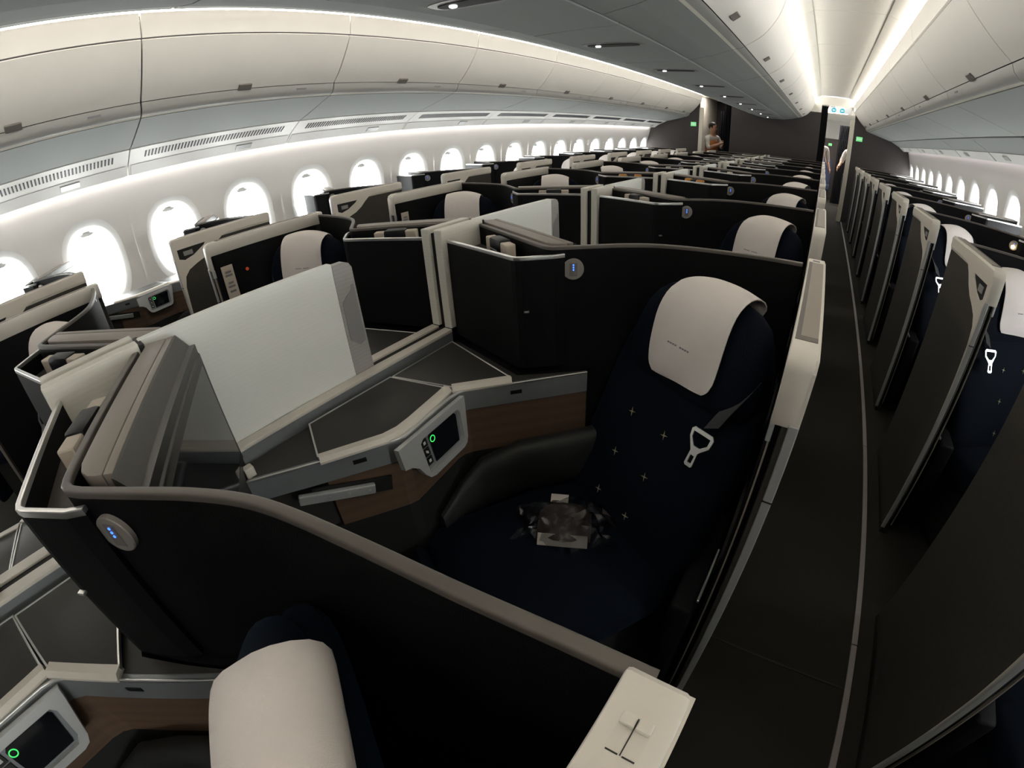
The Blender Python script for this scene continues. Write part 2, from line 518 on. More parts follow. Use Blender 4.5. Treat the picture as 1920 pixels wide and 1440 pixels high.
bins(-1, 0.70 - 2*BIN + 0.0, 10, 'crew-aisle')
bins(1, 1.12 - 3*BIN, 11, 'exit-aisle')

# ---- valance below the side bins: vent panels, lamp panels, wash tube
VAL = [(2.345, 1.742), (2.50, 1.672), (2.525, 1.660), (2.615, 1.598), (2.632, 1.604), (2.560, 1.74), (2.36, 1.766)]
for sx, which, y0 in ((-1, 'crew-aisle', 0.70-2*BIN), (1, 'exit-aisle', 1.12-3*BIN)):
    def valance_meshes(L):
        r = {'valance_panel': finish(prof_bm(VAL, 0.004, L-0.004, sx), 'valance_panel', 'bingrey' if sx > 0 else 'wallp'),
             'lower_panel': finish(prof_bm([(2.526, 1.6585), (2.614, 1.5965), (2.612, 1.595), (2.524, 1.6565)], 0.02, L-0.02, sx), 'lower_panel', 'wallp'),
             'lamp_lens': finish(slab_on((sx*2.566, L*0.69, 1.6285), Vector((sx*0.82, 0, -0.57)), (0, -sx, 0), 0.05, 0.13, 0.006, 0.002), 'lamp_lens', 'silverp')}
        if sx < 0:
            gb = new_bm(); nsl = int(46*L/BIN)
            ax = Vector((sx*0.155, 0, -0.070)).normalized()
            for q in range(nsl):
                t = slab_on(Vector((sx*2.425, 0.10 + (L-0.2)*(q+0.5)/nsl, 1.7057)), ax, (0, -1, 0), 0.075, 0.010, 0.003)
                for v in t.verts: v.co += Vector((-sx*0.0012, 0, -0.0026))     # proud of the panel on the cabin side
                join(gb, t)
            r['vent_grille'] = finish(gb, 'vent_grille', 'vent')
        return r
    full = valance_meshes(BIN)
    nv = 11 if sx > 0 else 10
    for i in range(nv):
        y = y0 + BIN*i
        e = link('vent_valance', None, None, (0, y, 0))
        for n, m_ in (full if y + BIN < YB else valance_meshes(YB - 0.012 - y)).items(): link(n, m_, e)
        tag(e, f"pale {'slotted vent' if sx < 0 else 'smooth'} valance over {which} windows, {ORD[nv-1-i]} from bulkhead", 'vent panel', f'valance panels over the {which} windows')
    t = struct('wash_light', box(*sorted((sx*2.640, sx*2.662)), Y0+0.1, YB-0.1, 1.628, 1.650), 'wash' if sx < 0 else 'wash2'); del t['kind']
    tag(t, f"slim wall-wash light glowing along the wall above the {which} windows", 'light strip')
    # bracket that fills the back of the bin row up to the wall
    struct('trim_%d' % (1 if sx < 0 else 2), prof_bm([(2.54, 1.80), (2.95, 1.80), (2.95, 2.40), (2.54, 2.40)], Y0, YB, sx), 'gapdark')

# ---- centre bins, service channel, aisle ceilings, light strips
CE = (0.492, 1.986)
cdoor = catmull([(0.555, 2.002), (0.660, 2.070), (0.745, 2.180), (0.790, 2.300)], 4)
cy0 = 0.66 - 2*BIN
cm = {}
BINC = BIN
for sx in (1, -1):
    cm[('bin_door', sx)] = finish(prof_bm(strip_prof(cdoor, 0.012), 0.006, BIN-0.006, sx), 'bin_door', 'bin', True)
    cm[('bin_lip', sx)] = finish(prof_bm(strip_prof([(0.500, 1.985), (0.530, 1.989), (0.549, 1.998)], 0.010), 0.006, BIN-0.006, sx), 'bin_lip', 'binlip', True)
    cm[('highlight_strip', sx)] = finish(prof_bm(strip_prof([(0.484, 1.980), (0.502, 1.985)], 0.008), 0.006, BIN-0.006, sx), 'highlight_strip', 'pin')
    cm[('bin_base', sx)] = finish(prof_bm(strip_prof([(0.222, 1.920), (0.36, 1.945), (0.482, 1.979)], 0.010), 0.004, BIN-0.004, sx), 'bin_base', 'bingrey')
    cm[('latch', sx)] = finish(slab_on((sx*0.606, BIN*0.5, 2.033), (0, sx, 0), (sx*0.85, 0, 0.52), 0.085, 0.045, 0.010, 0.004), 'latch', 'latch')
cm[('bin_body', 1)] = finish(prof_bm([(-0.21, 1.945), (0.21, 1.945), (0.48, 2.005), (0.56, 2.03), (0.66, 2.10), (0.74, 2.22), (0.77, 2.305), (-0.77, 2.305), (-0.74, 2.22), (-0.66, 2.10), (-0.56, 2.03), (-0.48, 2.005)], 0, BIN, 1), 'bin_body', 'gapdark')
for i in range(10):
    e = link('centre_overhead_bin', None, None, (0, cy0 + BIN*i - 0.13, 0))
    for (n, s), m_ in cm.items():
        o = link(n, m_, e)
    tag(e, f"grey-bottomed centre overhead bin over the middle suites, {ORD[9-i]} from bulkhead", 'overhead bin', 'centre overhead bins')
# service channel underneath, one per suite row, with its reading-light slot
chan = finish(box(-0.214, 0.214, 0.004, PITCH-0.004, 1.915, 1.94, 0.004), 'channel_panel', 'bingrey')
psu_o = [sup(0.15, 0.062, 2*math.pi*i/28, 3.5) for i in range(28)]
psu = finish(plate(psu_o, [], lambda u, v, d: Vector((u, 0.42 + v + 0.25*u, 1.9125 - 0 + d)), 0.004), 'lamp_recess', 'latch')
psl = finish(plate([sup(0.128, 0.036, 2*math.pi*i/28, 3.5) for i in range(28)], [], lambda u, v, d: Vector((u, 0.425 + v + 0.25*u, 1.9095 + d)), 0.004), 'dark_window', 'black')
lens = finish(disc((-0.075, 0.40, 1.9095), (0, 0, -1), 0.014, 0.006, 20, 0.002), 'lamp_lens', 'lens')
for i in range(-3, 9):
    e = link('service_panel', None, None, (0, PITCH*i + 0.88, 0))
    link('channel_panel', chan, e); q = link('lamp_recess', psu, e); link('dark_window', psl, q); link('lamp_lens', lens, q)
    tag(e, f"pale service panel with dark lamp slot under centre bins, {['twelfth','eleventh','tenth','ninth','eighth','seventh','sixth','fifth','fourth','third','second','first'][i+3]} from bulkhead", 'service panel', 'service panels under the centre bins')

ceil = struct('ceiling', box(-2.95, 2.95, Y0, YB+0.04, 2.50, 2.54), 'ceil')
AC, AW0, AW1 = 2.42, 0.905, 1.415
for sx in (1, -1):
    cp = finish(prof_bm([(AW0, AC), (1.16, AC+0.006), (AW1, AC), (AW1, AC+0.02), (AW0, AC+0.02)], 0.003, BIN-0.003, sx), 'ceiling_panel', 'ceil')
    cvi = finish(prof_bm(strip_prof([(0.730, 2.372), (0.80, 2.380), (0.85, 2.398), (0.900, AC+0.004)], -0.010), 0.003, BIN-0.003, sx), 'cove_panel', 'ceil', True)
    cvo = finish(prof_bm(strip_prof([(1.420, AC+0.004), (1.49, 2.405), (1.55, 2.395), (1.610, 2.385)], -0.010), 0.003, BIN-0.003, sx), 'cove_panel', 'ceil', True)
    for i in range(11):
        y = 0.60 - 2*BIN - 0.55 + BIN*i
        if y + BIN > YB + 0.02: continue
        for m_ in (cp, cvi, cvo): link(m_.name.split('.')[0], m_, ceil, (0, y, 0))
    which = 'exit-sign' if sx > 0 else 'crew-person'
    s1 = struct('light_strip', prof_bm([(1.562, 2.326), (1.590, 2.326), (1.590, 2.372), (1.578, 2.372)], Y0+0.05, YB-0.02, sx), 'strip'); del s1['kind']
    tag(s1, f"long glowing light strip above window-side bins of {which} aisle", 'light strip', 'ceiling light strips')
    s2 = struct('light_strip', prof_bm([(0.748, 2.316), (0.768, 2.316), (0.758, 2.352), (0.744, 2.352)], Y0+0.05, YB-0.02, sx), 'strip'); del s2['kind']
    tag(s2, f"long glowing light strip above centre bins of {which} aisle", 'light strip', 'ceiling light strips')

# front closure of the cabin behind the viewer
struct('wall_front', box(-2.95, 2.95, Y0-0.05, Y0, 0, 2.5), 'bulk')

# ================================================================== SUITE KITS (right-hand version: aisle at +x, seat facing -y)
ANG = math.radians(28.0)
U2 = Vector((math.cos(ANG), -math.sin(ANG)))      # across the seat / along the monitor
N2 = Vector((math.sin(ANG), math.cos(ANG)))       # from the foot end to the head end
U3 = Vector((U2.x, U2.y, 0)); N3 = Vector((N2.x, N2.y, 0)); UP = Vector((0, 0, 1))

# ---- shell with tray, reading light and the monitor of the suite behind it
k = Kit('shell', 'suite_shell', (0.55, 0.0))
arc = catmull([(1.048, 0.132), (0.98, 0.128), (0.90, 0.118), (0.81, 0.104), (0.72, 0.084), (0.66, 0.062), (0.60, 0.025), (0.545, -0.018)], 4)
corner = [(0.500, -0.055), (0.466, -0.083), (0.446, -0.096), (0.429, -0.099), (0.412, -0.094)]
shellpath = arc + corner + [(0.392, -0.085), (0.024, 0.100)]
i_wall = k.part('shell_wall', sweep(shellpath, rect(-0.0125, 0.0, 0.03, 1.1575)), 'shell', smooth=True)
k.part('top_trim', sweep(shellpath, rrect(-0.0130, 0.0008, 1.156, 1.165, 0.003)), 'trim', smooth=True)
traypath = [(0.052, -0.082), (0.365, -0.174), (0.380, -0.175), (0.394, -0.168), (0.460, -0.111), (0.478, -0.086)]
k.part('tray_wall', sweep(traypath, rect(0.0005, 0.009, 0.822, 1.140)), 'shell')
k.part('tray_edge', sweep(traypath, rrect(0.0, 0.0095, 1.138, 1.148, 0.002)), 'silver', smooth=True)
k.part('tray_floor', prism([(0.052, -0.078), (0.365, -0.168), (0.392, -0.162), (0.452, -0.112), (0.436, -0.098), (0.40, -0.085), (0.035, 0.098)], 1.085, 1.096), 'tray')
dpos = Vector((0.492, -0.0665, 1.103)); dn = Vector((0.58, -0.81, 0)).normalized()
i_d = k.part('reading_light', disc(dpos - dn*0.004, dn, 0.029, 0.008, 32, 0.0015), 'disc', smooth=True)
da = dn.cross(UP)
k.part('lamp_slot', slab_on(dpos + dn*0.0032, -da, UP, 0.020, 0.036, 0.002, 0.0005), 'discslot', i_d, far=False)
led = new_bm()
for q in (-1, 0, 1): join(led, disc(dpos + dn*0.0045 + UP*(0.006+0.0066*q), dn, 0.0021, 0.0016, 10))
k.part('blue_lights', led, 'led', i_d)
k.part('coat_hook', slab_on((0.404, -0.166, 0.999), Vector((0.75, 0.61, 0)), UP, 0.014, 0.005, 0.008, 0.001), 'silver', far=False)
# monitor housing: bar parallel to the trim behind the tray
A = Vector((0.428, -0.079)); Bp = Vector((0.022, 0.127)); hd = (A-Bp).normalized(); hn = Vector((-hd.y, hd.x))
if hn.y < 0: hn = -hn
def hp(a, b): q = Bp + hd*a + hn*b; return (q.x, q.y)
HL = 0.490
i_h = k.part('monitor_housing', prism([hp(0.0, 0), hp(HL-.03, 0), hp(HL+0.015, 0.05), hp(HL+0.01, 0.098), hp(0.0, 0.098)], 0.62, 1.135), 'button')
k.part('housing_top', bevel(prism([hp(0.004, 0.002), hp(HL-.062, 0.002), hp(HL-0.042, 0.008), hp(HL-0.026, 0.022), hp(HL-.020, 0.036), hp(HL-.018, 0.0465), hp(0.004, 0.0465)], 1.130, 1.167), 0.003), 'top', i_h, True)
k.part('housing_top', bevel(prism([hp(0.004, 0.0478), hp(HL-.017, 0.0478), hp(HL-0.014, 0.0625), hp(0.004, 0.0625)], 1.130, 1.167), 0.002), 'top', i_h, True)
bz = new_bm()
loft([[(*hp(a, 0.063), 1.166), (*hp(a, 0.066), 1.164), (*hp(a, 0.1005), 1.112), (*hp(a, 0.1005), 1.09), (*hp(a, 0.063), 1.09)] for a in (0.0, HL-0.004)], bz)
k.part('bezel', bz, 'bezel', i_h)
def scr(u0, u1, z0, z1, d0, d1):
    return loft([[(*hp(u0, d), z0), (*hp(u1, d), z0), (*hp(u1, d), z1), (*hp(u0, d), z1)] for d in (d0, d1)])
k.part('screen', scr(0.005, HL-0.012, 0.850, 1.107, 0.097, 0.1003), 'screen', i_h)
fr = plate([(0.0, 0.835), (HL, 0.835), (HL, 1.110), (0.0, 1.110)], [[(0.007, 0.852), (HL-0.014, 0.852), (HL-0.014, 1.105), (0.007, 1.105)]],
           lambda u, v, d: Vector((*hp(u, 0.0985 + d), v)), 0.0022)
k.part('screen_frame', fr, 'button', i_h)
# cabinet below tray and monitor
k.part('lower_cabinet', prism([(0.052, -0.080), (0.37, -0.172), (0.45, -0.116), (0.50, -0.075), (0.535, -0.03), hp(HL, 0.09), hp(0.0, 0.09), (0.052, 0.06)], 0.0, 0.80), 'shell')

k.part('coat_clip', slab_on((0.85, 0.1235, 1.148), (1, 0.13, 0), UP, 0.030, 0.012, 0.006, 0.002), 'silverp', far=False)

# ---- side console with lids, rail, wood front and control panel
k = Kit('console', 'side_console', (0.20, -0.5))
front = [(0.105, -0.935), (0.300, -0.597), (0.308, -0.570), (0.285, -0.380), (0.288, -0.352), (0.300, -0.328), (0.540, -0.066)]
inner = [(0.535, -0.05), (0.505, -0.078), (0.452, -0.122), (0.374, -0.182), (0.055, -0.09), (0.055, -0.935)]
body = front + inner
k.part('cabinet_body', prism([(x-0.012 if i < 7 else x, y) for i, (x, y) in enumerate(body)], 0.0, 0.792), 'lid')
k.part('top_deck', prism([(x-0.010 if i < 7 else x, y) for i, (x, y) in enumerate(body)], 0.792, 0.800), 'lid')
k.part('wood_front', sweep([(0.209, -0.755)] + front[1:], rect(-0.002, 0.012, 0.585, 0.738)), 'wood')
k.part('lower_front', sweep(front, rect(0.0, 0.012, 0.02, 0.584)), 'pad')
k.part('front_rail', sweep(front, rrect(-0.005, 0.012, 0.740, 0.802, 0.004)), 'rail', smooth=True)
k.part('rail_edge', sweep(front, rrect(-0.0055, 0.000, 0.800, 0.806, 0.002)), 'silver', smooth=True)
lidA = [(0.208, -0.756), (0.066, -0.690), (0.070, -0.404), (0.262, -0.362), (0.266, -0.40), (0.283, -0.52), (0.287, -0.565), (0.279, -0.610)]
lidB = [(0.074, -0.398), (0.070, -0.128), (0.378, -0.222), (0.268, -0.350)]
for P, ed in ((lidA, [(0.264, -0.358), (0.272, -0.40), (0.291, -0.52), (0.295, -0.568), (0.287, -0.612), (0.214, -0.757)]),
              (lidB, [(0.386, -0.228), (0.272, -0.352)])):
    il = k.part('console_lid', bevel(prism(P, 0.802, 0.815), 0.0025), 'lid', smooth=True)
    lp = ed if P is lidA else ed
    loop = P + [P[0], P[1]]
    k.part('lid_outline', sweep(P + [P[0]], rrect(-0.0025, 0.0025, 0.809, 0.8165, 0.0012)), 'silver', il)
    k.part('lid_front_edge', sweep(lp, [(-0.013, 0.806), (0.013, 0.801), (0.013, 0.806), (-0.005, 0.8185), (-0.013, 0.8185)] if False else [(-0.014, 0.803), (0.012, 0.803), (0.012, 0.809), (0.004, 0.8185), (-0.014, 0.8185)]), 'cream', il)
# recessed push latches on the rail
for c, d in (((0.253, -0.676, 0.775), Vector((0.5, 0.866, 0))), ((0.395, -0.222, 0.775), Vector((0.675, 0.738, 0)))):
    nrm = d.cross(UP)
    k.part('push_latch', slab_on(Vector(c) + nrm*0.004, d, UP, 0.034, 0.013, 0.004, 0.0015), 'button', far=False)
# control panel hangs below the rail, leaning back
cp0 = Vector((0.318, -0.470, 0.745)); cax = Vector((-0.10, 0.995, 0)).normalized(); cay = Vector((-0.20, 0, 0.98)).normalized()
cnz = cax.cross(cay)
if cnz.x < 0: cnz = -cnz
def cpt(u, v, d): return cp0 + cax*u + cay*v + cnz*d
cpo = [(-0.150, 0.052), (-0.150, -0.005), (-0.128, -0.012), (-0.108, -0.028), (-0.096, -0.055), (-0.082, -0.074), (-0.064, -0.080), (0.066, -0.080), (0.082, -0.074), (0.092, -0.058), (0.108, 0.0), (0.116, 0.030), (0.120, 0.052)]
hole = [(-0.078, -0.062), (0.066, -0.062), (0.078, -0.05), (0.088, 0.020), (0.080, 0.032), (-0.066, 0.032), (-0.078, 0.024)]
icp = k.part('control_panel', plate(cpo, [hole], cpt, 0.016), 'silverp', far=False)
k.part('panel_back', plate(hole, [], lambda u, v, d: cpt(u, v, d+0.001), 0.004), 'rail', icp, far=False)
k.part('touch_screen', plate([(-0.040, -0.054), (0.062, -0.054), (0.076, 0.018), (0.070, 0.026), (-0.034, 0.026), (-0.040, 0.020)], [], lambda u, v, d: cpt(u, v, d+0.005), 0.004), 'screen', icp, far=False)
kr = [sup(0.0095, 0.0095, 2*math.pi*i/20, 2) for i in range(20)]; kr2 = [sup(0.0072, 0.0072, 2*math.pi*i/20, 2) for i in range(20)]
k.part('ring_icon', plate([(u-0.030, v+0.010) for u, v in kr], [[(u-0.030, v+0.010) for u, v in kr2]], lambda u, v, d: cpt(u, v, d+0.009), 0.001), 'green', icp, far=False)
for v in (0.014, -0.012, -0.038):
    ib = k.part('button', plate([(-0.070, v-0.011), (-0.050, v-0.011), (-0.050, v+0.011), (-0.070, v+0.011)], [], lambda u, v_, d: cpt(u, v_, d+0.005), 0.003), 'button', icp, far=False)
for v, s in ((0.014, 0.004), (-0.012, 0.0015), (-0.038, 0.004)):
    k.part('button_icon', plate([(-0.064, v-s), (-0.056, v-0.006 if s < .002 else v-s), (-0.056, v+s), (-0.064, v+0.006 if s < .002 else v+s)], [], lambda u, v_, d: cpt(u, v_, d+0.008), 0.0006), 'icon', icp, far=False)
# folding table arm in its slot, with three screws
td = Vector((0.5, 0.866, 0)); tn = td.cross(UP)
tb = Vector((0.226, -0.726, 0.702)); te = Vector((0.5, 0.866, -0.15)).normalized(); tu = tn.cross(te)
k.part('table_slot', slab_on(tb + tn*0.006 + te*0.02, te, tu, 0.20, 0.044, 0.004, 0.0), 'black', far=False)
ita = k.part('table_arm', slab_on(tb + tn*0.010 - te*0.02, te, tu, 0.19, 0.028, 0.014, 0.003), 'silverp', far=False)
for q in (-0.05, 0.0, 0.05):
    k.part('screw', disc(tb + tn*0.024 + te*(q+0.01), tn, 0.0032, 0.002, 10), 'silver', ita, far=False)
# hinge block near the monitor
k.part('hinge_block', box(0.090, 0.112, -0.905, -0.880, 0.79, 0.826, 0.003), 'cream', far=False)
# padded inner arm rest
secs = []
for (x, y), zt, w in (((0.316, -0.520), 0.490, 0.030), ((0.302, -0.41), 0.535, 0.045), ((0.325, -0.325), 0.585, 0.060), ((0.40, -0.238), 0.625, 0.070), ((0.570, -0.055), 0.636, 0.075)):
    ex = Vector((0.74, -0.67, 0)) if y > -0.35 else Vector((0.97, -0.2, 0))
    secs.append([Vector((x, y, zt-0.09)) + ex*(w/2 + sup(w/2, 1, 2*math.pi*i/20, 3.2)[0]) + UP*sup(1, 0.09, 2*math.pi*i/20, 3.2)[1] for i in range(20)])
k.part('arm_pad', loft(secs), 'pad', smooth=True)

# ---- seat
H0 = Vector((0.855, -0.030, 0))
TILT = 0.40
def sp(t, s, z): return H0 + U3*t - N3*s + UP*z
def sf(z): return TILT*(1.12 - z)
k = Kit('seat', 'recliner_chair', (0.72, -0.25))
secs = []
for z, w, th in ((0.40, 0.20, 0.08), (0.42, 0.245, 0.11), (0.50, 0.255, 0.12), (0.65, 0.255, 0.115), (0.80, 0.25, 0.11), (0.90, 0.235, 0.105), (0.98, 0.21, 0.095), (1.03, 0.18, 0.07), (1.045, 0.12, 0.03)):
    cs = sf(z) - th/2
    secs.append([sp(sup(w, 1, 2*math.pi*i/32, 3.0)[0], cs + sup(1, th/2, 2*math.pi*i/32, 3.0)[1], z) for i in range(32)])
ib = k.part('backrest', loft(secs), 'navy', smooth=True)
secs = []
for z, w, s0, s1 in ((0.862, 0.15, 0.09, 0.108), (0.872, 0.195, 0.05, 0.113), (0.92, 0.210, 0.01, 0.1145), (0.98, 0.207, -0.01, 0.104), (1.03, 0.192, -0.022, 0.088), (1.065, 0.170, -0.022, 0.066), (1.088, 0.140, -0.014, 0.048), (1.102, 0.10, -0.002, 0.034), (1.108, 0.045, 0.008, 0.020)):
    cs, th = (s0+s1)/2, s1-s0
    secs.append([sp(0.022 + sup(w, 1, 2*math.pi*i/32, 2.6)[0], cs + sup(1, th/2, 2*math.pi*i/32, 2.6)[1], z) for i in range(32)])
k.part('headrest', loft(secs), 'navy', smooth=True)
# stitched crosses on the backrest, four-pointed
def star(t, z):
    sn = (Vector(-N3) + UP*TILT).normalized(); up = (UP - Vector(-N3)*TILT).normalized()
    c = sp(t, sf(z)+0.002, z)
    pts = []
    for i in range(8):
        a = math.pi/4*i + 0.25; r = 0.0125 if i % 2 == 0 else 0.0022
        pts.append((r*math.cos(a), r*math.sin(a)))
    return plate(pts, [], lambda u, v, d: c + U3*u + up*v + sn*d, 0.0012)
for z in (0.755, 0.637, 0.515):
    for t in (-0.085, 0.043): k.part('stitched_star', star(t, z), 'star', ib, far=False)
# bottom cushion
secs = []
for s, zt, w in ((0.20, 0.44, 0.20), (0.215, 0.462, 0.245), (0.30, 0.462, 0.262), (0.45, 0.465, 0.262), (0.60, 0.468, 0.26), (0.70, 0.462, 0.25), (0.735, 0.435, 0.235), (0.745, 0.38, 0.20)):
    ring = []
    for i in range(28):
        u, v = sup(w, 0.07, 2*math.pi*i/28, 3.6)
        ring.append(sp(u, s, zt - 0.07 + v))
    secs.append(ring)
k.part('seat_cushion', loft(secs), 'navy', smooth=True)
secs = []
for s, z0, z1, w in ((0.10, 0.02, 0.36, 0.20), (0.70, 0.02, 0.36, 0.22)):
    secs.append([sp(-w, s, z0), sp(w, s, z0), sp(w, s, z1), sp(-w, s, z1)])
k.part('seat_base', loft(secs), 'black')
secs = []
for s, z, w in ((0.755, 0.40, 0.22), (0.77, 0.405, 0.225), (0.82, 0.30, 0.22), (0.84, 0.18, 0.21), (0.845, 0.10, 0.20)):
    secs.append([sp(sup(w, 0.03, 2*math.pi*i/20, 3)[0], s + sup(w, 0.03, 2*math.pi*i/20, 3)[1]*0.5, z + sup(w, .03, 2*math.pi*i/20, 3)[1]) for i in range(20)])
k.part('leg_rest', loft(secs), 'navy', smooth=True)
# aisle side arm rest, low, between seat and door
ia = k.part('arm_rest', box(0.985, 1.045, -0.46, -0.10, 0.10, 0.50, 0.014, 3), 'shell', smooth=True)
k.part('arm_trim', box(1.040, 1.047, -0.42, -0.24, 0.494, 0.504, 0.002), 'silver', ia)
# shoulder belt with buckle tongue
def seatline(tz, off=0.006): return [sp(t, sf(z)+off+o, z) for t, z, o in tz]
bp = [(0.205, 0.965, -0.002), (0.195, 0.93, 0.004), (0.178, 0.885, 0.010), (0.165, 0.845, 0.012)]
w3 = (U3*0.8 + UP*0.5).normalized()
rows = [[p - w3*0.0235, p, p + w3*0.0235] for p in seatline(bp)]
ibl = k.part('belt_strap', thicken(grid(rows), 0.002), 'belt', smooth=True, far=False)
bc = sp(0.158, sf(0.81)+0.026, 0.812); bx_ = (U3*0.99 + UP*0.06).normalized(); bn = (Vector(-N3) + UP*0.5).normalized(); by_ = bn.cross(bx_)
if by_.z < 0: by_ = -by_
bo = [(-0.033, 0.020), (-0.026, 0.027), (0.028, 0.026), (0.035, 0.018), (0.032, -0.004), (0.014, -0.022), (0.010, -0.028), (0.011, -0.060), (0.007, -0.064), (-0.009, -0.064), (-0.013, -0.060), (-0.012, -0.026), (-0.030, 0.002)]
bh = [[(-0.025, 0.017), (0.026, 0.017), (0.025, 0.000), (0.009, -0.014), (-0.009, -0.014), (-0.024, 0.003)], [(-0.006, -0.036), (0.005, -0.036), (0.005, -0.055), (-0.006, -0.055)]]
k.part('buckle_tongue', plate(bo, bh, lambda u, v, d: bc + bx_*u + by_*v + bn*d, 0.004), 'silver', ibl, far=False)

# ---- headrest cover, draped over the top of the backrest
k = Kit('cover', 'headrest_cover', (0.855, -0.03))
prof = [(-0.034, 1.070, .095), (-0.038, 1.098, .108), (-0.024, 1.122, .110), (0.008, 1.134, .108), (0.042, 1.126, .107), (0.072, 1.098, .107), (0.094, 1.055, .108), (0.108, 1.005, .109), (0.117, 0.955, .109), (0.120, 0.925, .106), (0.121, 0.908, .099), (0.121, 0.895, .085)]
prof = catmull(prof, 2)
rows = []
for i2, (s, z, w) in enumerate(prof):
    row = []; i = i2/2
    for j in range(15):
        q = -1 + 2*j/14
        top = 1 if i <= 4 else max(0, 1-(i-4)/2.5)
        sag = -0.026*q*q*top if q < 0 else -0.012*q*q*top
        row.append(sp(0.025 + q*w, s - 0.003*q*q*(1-top) + 0.002*math.sin(4*q+i), z + sag + 0.006*q*(i >= 9)))
    rows.append(row)
ic = k.part('cover_cloth', thicken(grid(rows), 0.0025), 'cloth', smooth=True)
# faint woven lettering on the front flap
pr = new_bm()
for q in range(9):
    if q == 4: continue
    a = -0.036 + q*0.008
    cc = sp(a + 0.02, 0.1165, 0.985)
    join(pr, slab_on(cc, U3, (UP + N3*TILT).normalized(), 0.0055, 0.0035, 0.001))
k.part('woven_mark', pr, 'print', ic, far=False)

# ---- sliding suite door, parked open beside the seat back
def door_kit(key, latch):
    k = Kit(key, 'suite_door', (1.085, -0.15))
    V0, V1 = -0.462, 0.165
    k.part('door_panel', box(1.078, 1.100, V0+0.004, V1-0.002, 0.02, 1.150, 0.004), 'door')
    k.part('inner_panel', box(1.0595, 1.0690, V0+0.02, V1-0.05, 0.06, 1.130, 0.003), 'shell')
    k.part('slide_core', box(1.069, 1.078, V0+0.035, V1-0.02, 0.03, 1.120), 'black')
    # cap with rounded near corner that turns down
    R = 0.030; loop = [(V1, 1.116), (V1, 1.170), (V1-0.005, 1.175)]
    for i in range(7):
        a = math.pi/2 + i*math.pi/12
        loop.append((V0 + R + R*math.cos(a), 1.145 + R*math.sin(a)))
    loop += [(V0, 1.052), (V0+0.014, 1.052), (V0+0.014, 1.116)]
    cap = new_bm()
    loft([[(x, v, z) for v, z in loop] for x in (1.0585, 1.1020)], cap)
    bevel(cap, 0.0035, 2, 50)
    ic = k.part('door_cap', cap, 'cream', smooth=True)
    k.part('cap_tab', box(1.0590, 1.0675, V0+0.001, V0+0.016, 1.018, 1.0535, 0.002), 'silverp', ic)
    if not latch:
        k.part('cap_inset', box(1.0625, 1.0980, -0.405, 0.118, 1.1735, 1.1758), 'inset', ic)
        k.part('cap_step', box(1.0625, 1.0705, -0.405, 0.118, 1.1757, 1.1762), 'insetd', ic, far=False)
        k.part('cap_step', box(1.0705, 1.0980, -0.405, -0.388, 1.1757, 1.1762), 'insetd', ic, far=False)
        k.part('placard', box(1.071, 1.089, 0.132, 0.146, 1.1748, 1.1756), 'print', ic, far=False)
    else:
        k.part('cap_inset', box(1.0625, 1.0980, -0.405, 0.030, 1.1735, 1.1758), 'inset', ic)
        for x in (1.0700, 1.0803):
            k.part('latch_slide', box(x, x+0.0093, 0.1270, 0.1345, 1.1740, 1.1795, 0.001), 'cream', ic)
            k.part('latch_bed', box(x, x+0.0093, 0.1115, 0.1268, 1.1744, 1.1751), 'cream', ic)
            k.part('latch_gap', box(x+0.0008, x+0.0085, 0.1100, 0.1110, 1.1744, 1.1753), 'button', ic)
        k.part('latch_gap', box(1.0794, 1.0802, 0.1105, 0.1345, 1.1744, 1.1755), 'button', ic)
    # outer handle plate: band below the cap that sweeps down into the leading edge, with a grip hole
    pl = [(V1, 1.128), (-0.115, 1.128), (-0.155, 1.118), (-0.190, 1.095), (-0.235, 1.058), (-0.285, 1.030), (-0.340, 1.012), (-0.392, 0.990), (-0.424, 0.958), (-0.440, 0.90), (-0.449, 0.76), (-0.455, 0.58), (-0.456, 0.05), (V0, 0.05), (V0, 1.150), (V0+0.01, 1.168), (V1, 1.168)]
    ho = [(-0.432, 1.112), (-0.432, 1.060), (-0.400, 1.048), (-0.345, 1.062), (-0.275, 1.098), (-0.262, 1.112)]
    to3 = lambda u, v, d: Vector((1.0995 + d, u, v))
    ih = k.part('handle_plate', plate(pl, [ho], to3, 0.005), 'cream')
    k.part('grip_recess', plate([(u, v) for u, v in ho], [], lambda u, v, d: Vector((1.0998 + d, u, v)), 0.0012), 'black', ih)
    k.part('grip_lever', box(1.100, 1.1035, -0.400, -0.345, 1.070, 1.095, 0.001), 'handle', ih, far=False)
    ie = k.part('leading_edge', box(1.088, 1.1046, V0-0.003, V0+0.006, 0.03, 1.06, 0.002), 'silverp')
    k.part('edge_joint', box(1.087, 1.1048, V0-0.0035, V0+0.004, 0.900, 0.9035), 'button', ie, far=False)
    k.part('edge_seal', box(1.0635, 1.0665, V0+0.004, V0+0.012, 0.05, 1.05), 'inset', far=False)
    k.part('foot_guide', box(1.060, 1.100, V0, V1, 0.0, 0.03), 'black')
door_kit('door', False); door_kit('door_latch', True)

